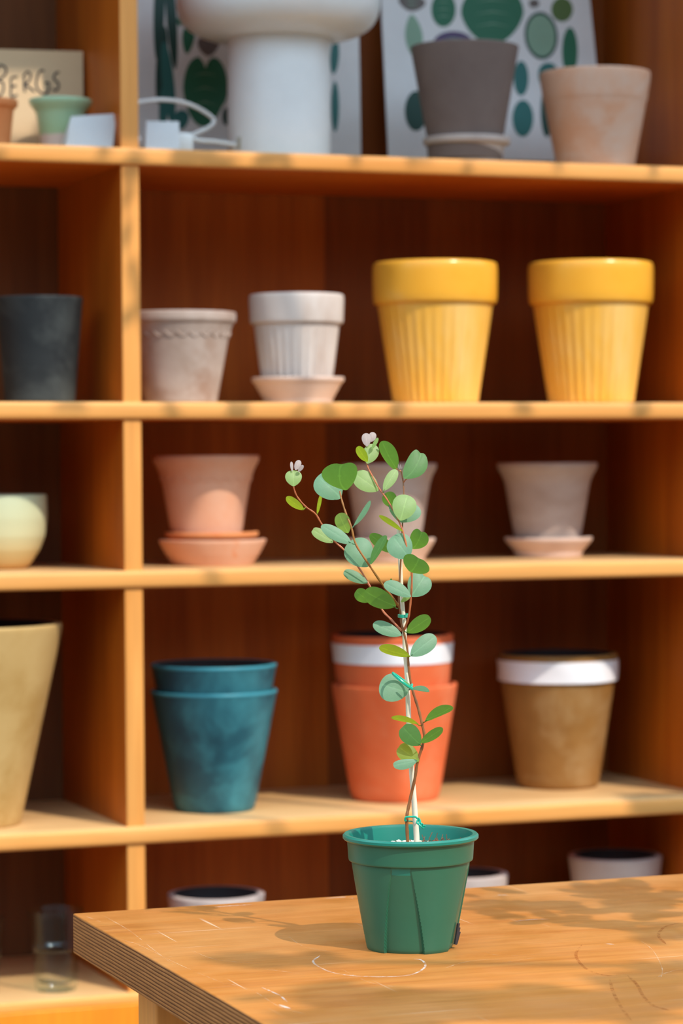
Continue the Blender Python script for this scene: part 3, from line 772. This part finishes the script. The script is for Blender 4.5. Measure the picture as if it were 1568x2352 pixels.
# black slot at a foot of the right wedge
bm = bmesh.new()
ang = view_ang+math.radians(76); 
for i in range(3):
    aa = ang+math.radians(-1.5+2*i)
    zz0, zz1 = .004, .023-.004*i
    r0 = rb+(rt-rb)*.08
    for s_ in (1,):
        p0 = Vector((math.cos(aa)*(r0-.001), math.sin(aa)*(r0-.001), zz0))
        tube(bm, [p0, p0+Vector((math.cos(aa)*.003, math.sin(aa)*.003, zz1-zz0))], .0016, 6)
ob('drain_slot', bm, M_DARK, plant)
# soil
zs = hz(1968)-.0005+.014
zs = hz(1914)-.0145
rs_ = c0-.003
bm = bmesh.new(); rings = []
for i in range(13):
    rr = rs_*i/12
    if i == 0: rings.append([bm.verts.new((0, 0, zs+.003))]); continue
    ring = []
    for k in range(64):
        th = 2*math.pi*k/64; x, y = rr*math.cos(th), rr*math.sin(th)
        ring.append(bm.verts.new((x, y, zs+.003*(1-(i/12)**2)+.0022*noise.noise(Vector((x*130, y*130, 1))))))
    rings.append(ring)
for a, c in zip(rings, rings[1:]):
    for k in range(64):
        k2 = (k+1) % 64
        if len(a) == 1: bm.faces.new((a[0], c[k], c[k2]))
        else: bm.faces.new((a[k], c[k], c[k2], a[k2]))
soil = ob('soil', bm, M_SOIL, plant)
bm = bmesh.new()
def grit(bm, x, y, z, s_):
    m4 = Matrix.Translation((x, y, z)) @ Matrix.Rotation(random.random()*6, 4, Vector((random.random(), random.random(), 1)).normalized()) @ Matrix.Diagonal((1, .8, .7, 1))
    q = bmesh.ops.create_icosphere(bm, subdivisions=1, radius=s_, matrix=m4)
    for v in q['verts']: v.co += Vector((random.uniform(-1, 1), random.uniform(-1, 1), random.uniform(-1, 1)))*s_*.25
rdir = RM @ Vector((1, 0, 0)); rdir = Vector((rdir.x, rdir.y, 0)).normalized()
for _ in range(150):
    a_ = random.gauss(-.006, .016); d_ = random.uniform(-.03, .045)
    q = rdir*a_+PN*d_
    if q.length > rs_-.004: continue
    grit(bm, q.x, q.y, zs+.0035*(1-(q.length/rs_)**2)+.001, random.uniform(.0012, .0028))
pm = ob('pumice', bm, M_PUM, plant, smooth=False); pm['kind'] = 'stuff'
bm = bmesh.new()
for _ in range(130):
    a_ = random.gauss(.024, .012); d_ = random.uniform(-.03, .035)
    q = rdir*a_+PN*d_
    if q.length > rs_-.005: continue
    z_ = zs+.003*(1-(q.length/rs_)**2)
    if random.random() < .45: grit(bm, q.x, q.y, z_+.002, random.uniform(.0012, .0024))
    else:
        v1 = Vector((random.uniform(-.006, .006), random.uniform(-.006, .006), random.uniform(.002, .010)))
        p0 = Vector((q.x, q.y, z_))
        tube(bm, [p0, p0+v1*.5+Vector((0, 0, .001)), p0+v1], .00028, 4)
fb = ob('soil_fibre', bm, plaster('bark_fibre', (.16, .04, .02), (.26, .09, .04), None, 200), plant, smooth=False); fb['kind'] = 'stuff'

# stake
zsoil = zs
def PT(l, d=0): return [W(x, y, dd if (dd := (q[2] if len(q) > 2 else d)) is not None else 0) for q in l for x, y in [q[:2]]]
st = PT([(957.5, 1935), (954, 1888), (950, 1830), (944, 1759), (938.5, 1660), (936, 1590), (933, 1530), (929.5, 1486), (927.5, 1430), (923, 1380), (918.5, 1290), (914.5, 1217)], .0)
st = spline(st, 3)
st[0].z = zs-.006
ob('stake', tube(bmesh.new(), st, [(6.9-2.4*i/(len(st)-1))*MP for i in range(len(st))], 10), M_STAKE, plant)

def branch(name, pts, r0, r1, mat, n=5):
    P = spline(pts, n)
    return ob(name, tube(bmesh.new(), P, [r0+(r1-r0)*i/(len(P)-1)+.00012*math.sin(i*1.7) for i in range(len(P))], 8), mat, plant)
D0 = .006                                     # the stem winds in front of the stake
main = [(938, 1942, .007), (934.5, 1907, .007), (934, 1877, .007), (937, 1858, .006), (944, 1825, .006), (952.6, 1787, .008), (958.5, 1750, .009), (970, 1713, .009), (974, 1690, .009), (970, 1667, .009), (961, 1630, .008), (951, 1598, .007), (944, 1572, .006), (938.5, 1538, .006), (937, 1512, .006), (934, 1483, .006), (927, 1452, .006), (921, 1429, .006), (919, 1405, .006), (915.5, 1385, .006), (917, 1345, .006), (920, 1290, .006), (922.5, 1240, .005), (924.5, 1190, .003), (927, 1138, .0), (925.5, 1107, -.003), (921, 1083, -.005)]
mp_ = PT(main); mp_[0].z = zs-.006
branch('stem', mp_, 4.2*MP, 1.6*MP, M_STEM)
b_r = [(928, 1447, .006), (936, 1424, .012), (940, 1405, .015), (944.4, 1358, .018), (945, 1314, .02), (938, 1279, .022), (931.6, 1247, .022), (922, 1212, .02), (906, 1177, .016), (887, 1145, .012), (871, 1122.6, .008), (855, 1094, .004), (844, 1071.6, 0), (840, 1056, -.002)]
branch('branch', PT(b_r), 2.6*MP, 1.6*MP, M_STEMR)
b_l = [(914.5, 1391, .006), (900, 1371, .012), (880.6, 1345.8, .018), (845.5, 1294.8, .028), (816.8, 1250, .03), (807, 1212, .03), (794.5, 1180, .028), (785, 1150, .026), (780, 1128, .024)]
branch('branch', PT(b_l), 2.9*MP, 1.8*MP, M_STEMG)
b_ll = [(922, 1449, .004), (897, 1422, -.006), (877, 1400, -.014), (848.7, 1345.8, -.02), (823, 1302.8, -.024), (789.7, 1263, -.026), (769, 1243.8, -.026), (740, 1205.5, -.024), (724, 1180, -.022), (702, 1164, -.02), (683, 1141.8, -.018), (675, 1122.6, -.016), (674, 1112, -.016)]
branch('branch', PT(b_ll), 2.5*MP, 1.5*MP, M_STEMR)
branch('twig', PT([(926, 1108, -.003), (931, 1102, -.002), (936, 1098.5, .0), (938.6, 1099, .002)]), 1.6*MP, 1.1*MP, M_STEMR, 3)
branch('twig', PT([(921, 1083, -.005), (914, 1079, -.006), (909, 1076, -.008)]), 1.5*MP, 1.0*MP, M_STEMR, 3)
# buds
def bud(px, py, d, s_):
    bm = bmesh.new(); p0 = W(px, py, d)
    for a_ in (-.35, .35):
        tube(bm, [p0, p0+Vector((a_*.002, 0, .0015))*s_, p0+Vector((a_*.0025, 0, .0035))*s_], [.0006*s_, .0007*s_, .0002], 6)
    ob('bud', bm, LF['K'], plant)
bud(917, 1078, -.005, 1.3); bud(936, 1099, .0, 1.0); bud(923, 1079, -.005, .8)

SUN = TO_SUN
CD = -(RM @ Vector((0, .02, 1))).normalized()
perp = (SUN-CD*SUN.dot(CD)).normalized()
PHI = math.acos(SUN.dot(CD))
def nrm_for(mode, az):
    if mode == 'L': th = math.radians(22)            # faces between camera and sun
    elif mode == 'F': th = 0
    else: th = PHI-math.radians(101)                 # underside seen, lit from behind
    n = CD*math.cos(th)+perp*math.sin(th)
    side = CD.cross(perp)
    return (n+side*az).normalized()

def leaf(base, tip, w, mat, mode, d=.0, notch=0., cup=.12, fold=.05, bend=0., sway=0., az=0., pw=1.0, stalk=None):
    bx, by = base; tx, ty = tip
    ax = Vector((tx-bx, ty-by)); L = ax.length; ax.normalize(); bx_ = Vector((-ax.y, ax.x))
    n = nrm_for(mode, az); p0 = PB+W(bx, by, d)
    cxy = Vector((bx, by))+ax*L*.5
    bm = bmesh.new(); vl = bm.verts.layers.float.new('vein')
    NR, NA = 7, 44; rings = []
    for i in range(NR+1):
        rr = i/NR; ring = []
        for k in range(NA if i else 1):
            th = 2*math.pi*k/NA
            dth = (th+math.pi) % (2*math.pi)-math.pi          # 0 = tip
            q = 1-notch*math.exp(-(dth/.30)**2)+.10*math.exp(-((abs(dth)-math.pi)/.30)**2)
            uu, vv_ = math.cos(th)*q*rr, math.sin(th)*q*rr
            vv_ *= (1+.16*pw*uu)                              # a little broader beyond the middle
            px = cxy+ax*(uu*L*.5)+bx_*(vv_*w*.5+bend*w*(1-uu*uu)*rr*rr+sway*w*uu*uu*rr)
            P = on_plane(px.x, px.y, p0, n)
            h = (-cup*(rr*rr)+fold*abs(vv_))*w*.5*MP
            v = bm.verts.new(P+n*h-PB)
            v[vl] = math.exp(-(vv_/.03)**2)*(1 if uu < .75 else .3)
            ring.append(v)
        rings.append(ring)
    for a, c in zip(rings, rings[1:]):
        for k in range(NA):
            k2 = (k+1) % NA
            if len(a) == 1: bm.faces.new((a[0], c[k], c[k2]))
            else: bm.faces.new((a[k], c[k], c[k2], a[k2]))
    if stalk:
        P0, P1 = W(stalk[0], stalk[1], stalk[2] if len(stalk) > 2 else d), W(bx, by, d)
        tube(bm, [P0, (P0+P1)/2-Vector((0, 0, .0006)), P1, P1+(W(cxy.x, cxy.y, d)-P1)*.12], [1.3*MP, 1.1*MP, 1.0*MP, .5*MP], 6)
    me = bpy.data.meshes.new('leaf'); bm.to_mesh(me); bm.free()
    o = bpy.data.objects.new('leaf', me); COL.objects.link(o); me.materials.append(LF[mat]); o.parent = plant
    for p in me.polygons: p.use_smooth = True
    # face the normal side towards n
    return o
def A(x, y): return (600+x/3.136, 960+y/3.136)
def B(x, y): return (700+x/3.4844, 1400+y/3.4844)
def la(b, t, w, *a, **k): return leaf(A(*b), A(*t), w/3.136, *a, **k)
def lb(b, t, w, *a, **k): return leaf(B(*b), B(*t), w/3.4844, *a, **k)
# upper left sprig
la((233, 485), (232, 374), 119, 'P', 'L', d=-.014, notch=.02)
la((222, 382), (216, 314), 22, 'K', 'L', d=-.017); la((247, 372), (276, 304), 46, 'K', 'L', d=-.019); la((266, 386), (302, 340), 28, 'K', 'F', d=-.015)
la((300, 660), (178, 572), 62, 'Y', 'T', d=-.016, stalk=(702, 1164, -.02)); la((402, 690), (430, 550), 27, 'Y', 'T', d=-.026, stalk=(724, 1180, -.022))
la((510, 892), (364, 800), 78, 'P', 'L', d=-.022, notch=.1, stalk=(765, 1240, -.026))
la((620, 826), (556, 690), 108, 'P', 'T', d=.020, notch=.02)
la((640, 896), (432, 774), 92, 'B', 'L', d=.038, pw=.5, stalk=(817, 1250, .03))
la((758, 1182), (592, 1104), 78, 'B', 'L', d=-.012, notch=.03)
# left branch
la((566, 566), (404, 420), 205, 'B', 'L', d=.018, bend=.06)
la((568, 517), (556, 318), 250, 'G', 'T', d=.034, notch=.20, sway=.12, cup=.06, pw=1.6)
la((670, 772), (785, 596), 38, 'B', 'F', d=.030, bend=.2, stalk=(806, 1213, .03))
la((766, 1058), (650, 878), 208, 'B', 'L', d=.022)
la((790, 1045), (899, 846), 62, 'G', 'F', d=.034, bend=-.12)
la((952, 965), (780, 842), 92, 'G', 'T', d=-.004, pw=.6)
la((955, 1356), (742, 1252), 138, 'G', 'T', d=.026, stalk=(913, 1398, .008))
la((780, 1320), (676, 1248), 96, 'G', 'T', d=-.030, notch=.05)
la((1070, 1280), (884, 1190), 94, 'B', 'L', d=.030, bend=.08)
la((932, 1180), (935, 1156), 14, 'G', 'F', d=.02)
# right branch
la((765, 320), (812, 188), 110, 'P', 'L', d=.002); la((760, 313), (690, 208), 66, 'Y', 'T', d=.008)
la((762, 200), (752, 108), 66, 'K', 'L', d=-.002); la((792, 168), (808, 102), 54, 'K', 'L', d=-.006); la((796, 222), (840, 143), 28, 'P', 'F', d=.002)
la((835, 516), (672, 400), 138, 'P', 'L', d=.006, notch=.04)
la((884, 516), (974, 371), 78, 'P', 'L', d=.012, stalk=(879, 1132, .01))
la((955, 642), (896, 540), 104, 'G', 'T', d=.006, notch=.03)
la((1010, 812), (847, 704), 38, 'Y', 'T', d=.024, bend=.1)
la((1005, 727), (1052, 552), 172, 'P', 'L', d=.024)
la((1002, 742), (1058, 590), 240, 'B', 'L', d=.008, cup=.06)
la((1060, 1000), (945, 850), 184, 'B', 'L', d=.026)
la((1100, 948), (1165, 812), 135, 'G', 'T', d=.006, notch=.24, sway=-.1)
la((1083, 1113), (1142, 1006), 205, 'G', 'T', d=.026, notch=.20, sway=-.05, cup=.06)
la((1086, 1275), (1186, 1124), 172, 'B', 'L', d=.012, notch=.16)
la((1008, 1325), (1076, 1272), 36, 'P', 'F', d=.012)
# top right
la((1062, 438), (1172, 240), 155, 'G', 'L', d=.004, notch=.18, sway=-.16, pw=.4)
la((968, 370), (862, 172), 108, 'G', 'T', d=-.010, bend=.10)
# along the stem
lb((765, 200), (547, 112), 106, 'B', 'L', d=.012); lb((820, 182), (1000, 62), 118, 'G', 'T', d=.018, notch=.03, stalk=(928, 1449, .006))
lb((856, 362), (1046, 210), 142, 'B', 'L', d=.014, stalk=(936, 1509, .006)); lb((828, 373), (592, 306), 84, 'Y', 'T', d=.016, bend=.12, stalk=(937, 1509, .006))
lb((818, 662), (600, 596), 224, 'B', 'L', d=.014, cup=.08); lb((856, 636), (996, 655), 44, 'B', 'F', d=.022, bend=-.35); lb((850, 632), (786, 572), 30, 'P', 'F', d=.024)
lb((968, 890), (1184, 786), 78, 'G', 'T', d=.018, bend=-.28, stalk=(972, 1659, .009)); lb((898, 915), (690, 866), 46, 'Y', 'T', d=.020, bend=.30, stalk=(966, 1667, .009))
lb((917, 1078), (775, 935), 158, 'G', 'F', d=.020, notch=.08, cup=.1, stalk=(969, 1712, .009)); lb((930, 1066), (1101, 952), 78, 'G', 'T', d=.026)
lb((906, 1207), (745, 1096), 140, 'Y', 'L', d=.012, notch=.08); lb((892, 1210), (704, 1246), 82, 'B', 'L', d=.022, bend=-.12, notch=.05)

# ties
def ring_tie(name, px, py, d, rx, ry, tilt, turns, rad, zs_=.0, tail=None):
    bm = bmesh.new(); pts = []
    c = W(px, py, d)
    N = 22*turns
    up = Vector((0, 0, 1))
    for i in range(N+1):
        a_ = 2*math.pi*i/22
        q = rdir*math.cos(a_)*rx+PN*math.sin(a_)*ry
        z_ = math.cos(a_)*rx*tilt+zs_*(i/N-.5)
        pts.append(c+q+up*z_)
    if tail: pts += [W(*t) for t in tail]
    tube(bm, pts, rad, 7)
    return ob(name, bm, M_TIE, plant)
ring_tie('wire_tie', 925, 1414, .003, 10.5*MP, .0075, .05, 3, 1.55*MP, .0026)
ring_tie('wire_tie', 924, 1564, .026, 22*MP, .011, -.80, 2, 2.5*MP, .0015, tail=[(938, 1584, .030), (944, 1580, .026), (946, 1572, .018)])
bm = bmesh.new()
tube(bm, spline(PT([(930, 1886, .012), (931, 1878, .013), (938, 1876, .013), (945, 1876, .010), (953, 1876, .010), (958, 1880, .009), (962, 1884, .008)]), 5), 2.2*MP, 7)
tube(bm, spline(PT([(931, 1885, .012), (940, 1886, .0), (950, 1887, -.006), (959, 1885, -.002), (962, 1881, .008)]), 5), 1.7*MP, 7)
for q in ([(961, 1878), (965, 1886), (962, 1893), (968, 1899)], [(960, 1881), (957, 1889), (964, 1895), (971, 1892)], [(962, 1882), (966, 1890), (972, 1897), (977, 1897)], [(962, 1884), (964, 1894), (970, 1901), (973, 1901)]):
    tube(bm, spline(PT([(a_, c_, .010+.001*i) for i, (a_, c_) in enumerate(q)]), 5), 1.9*MP, 7)
ob('wire_tie', bm, M_TIE, plant)

# ------------------------------------------------------------------ overhead: added board keeping sun off the top shelf, and a leafy bough
slope = -TO_SUN.z/TO_SUN.y
ye = -1.6
ze = ZS['S1']+.006+slope*(-ye)
hp = [spt(px, py)+TO_SUN*((ze-spt(px, py).z)/TO_SUN.z) for px, py in ((-40, 172), (78, 172), (78, 335), (-40, 335))]  # opening in the added board, shaped to drop a sun patch on the sign
hx0, hx1 = min(q.x for q in hp), max(q.x for q in hp); hy0, hy1 = min(q.y for q in hp), max(q.y for q in hp)
bm = bmesh.new()
for q in ((-3.2, hx0, ye, ye+.72), (hx1, 3.4, ye, ye+.72), (hx0, hx1, ye, max(ye+.001, hy0)), (hx0, hx1, hy1, ye+.72)): box(bm, *q, ze, ze+.012)
ev = ob('shade_board', bm, M_SHADE_WOOD, smooth=False); ev['kind'] = 'structure'; ev['label'] = 'unseen wooden board added overhead to shade the top shelf'

tree = empty('tree_bough', (0, 0, 0)); tag(tree, 'leafy tree bough overhead in front of the shelves, outside the picture', 'tree')
bmF = bmesh.new(); bmT = bmesh.new()
rnd = random.Random(5)
def shade_leaf(p, s_):
    n = Vector((rnd.gauss(0, .5), rnd.gauss(0, .5), 1)).normalized()+TO_SUN*.8; n.normalize()
    a = n.orthogonal().normalized(); a = (Matrix.Rotation(rnd.random()*6.28, 3, n) @ a); c = n.cross(a)
    vs = [bmF.verts.new(p+a*math.cos(t)*s_+c*math.sin(t)*s_*.5) for t in [i*math.pi/4 for i in range(8)]]
    bmF.faces.new(vs)
def cluster(px, py, rx, ry, n, dist, s_=.03, plane='t'):
    c = on_z(px, py, ZT) if plane == 't' else on_y(px, py, 0.0)
    node = c+TO_SUN*dist
    for _ in range(n):
        qx, qy = px+rnd.gauss(0, rx), py+rnd.gauss(0, ry)
        q = on_z(qx, qy, ZT) if plane == 't' else on_y(qx, qy, 0.0)
        lp_ = q+TO_SUN*(dist+rnd.uniform(-.25, .25)*min(1, dist/2)); shade_leaf(lp_, s_*rnd.uniform(.7, 1.3))
        if dist < 1.5: tube(bmT, spline([node, (node+lp_)/2+Vector((0, 0, .012)), lp_], 3), .0011, 5)
    return node
nodes = []
for args in ((1440, 2066, 75, 24, 34, .75, .024), (1190, 2084, 75, 14, 20, .8, .022), (1330, 2116, 70, 10, 12, .75, .022), (1000, 2310, 120, 14, 34, 2.1), (1250, 2300, 120, 18, 32, 2.1), (1480, 2290, 70, 24, 22, 2.1), (1520, 2230, 50, 16, 10, 2.0), (760, 2340, 90, 10, 14, 2.1), (660, 2206, 90, 5, 9, 2.3), (1530, 2140, 40, 10, 8, 2.0), (700, 2275, 80, 8, 8, 2.3)):
    nodes.append(cluster(*args))
nodes.append(cluster(1560, 1850, 45, 40, 44, 2.6, .035, 's'))
nodes.append(cluster(650, 372, 420, 14, 22, 2.1, .022, 's'))
nodes.append(cluster(304, 600, 8, 230, 5, 2.1, .016, 's'))
nodes.append(cluster(900, 940, 500, 10, 12, 2.2, .018, 's'))
root_p = Vector((2.6, -4.6, 2.4))
tube(bmT, [Vector((2.9, -4.9, 0)), root_p, root_p+Vector((-.5, .3, .6))], [.09, .07, .05], 10)
for nd in nodes: tube(bmT, spline([root_p+Vector((-.3, .2, .4)), (root_p+nd)/2+Vector((0, 0, .35)), nd], 5), .008, 6)
ob('foliage', bmF, M_FOL, tree, smooth=False)['kind'] = 'stuff'
ob('branches', bmT, M_BARK, tree)
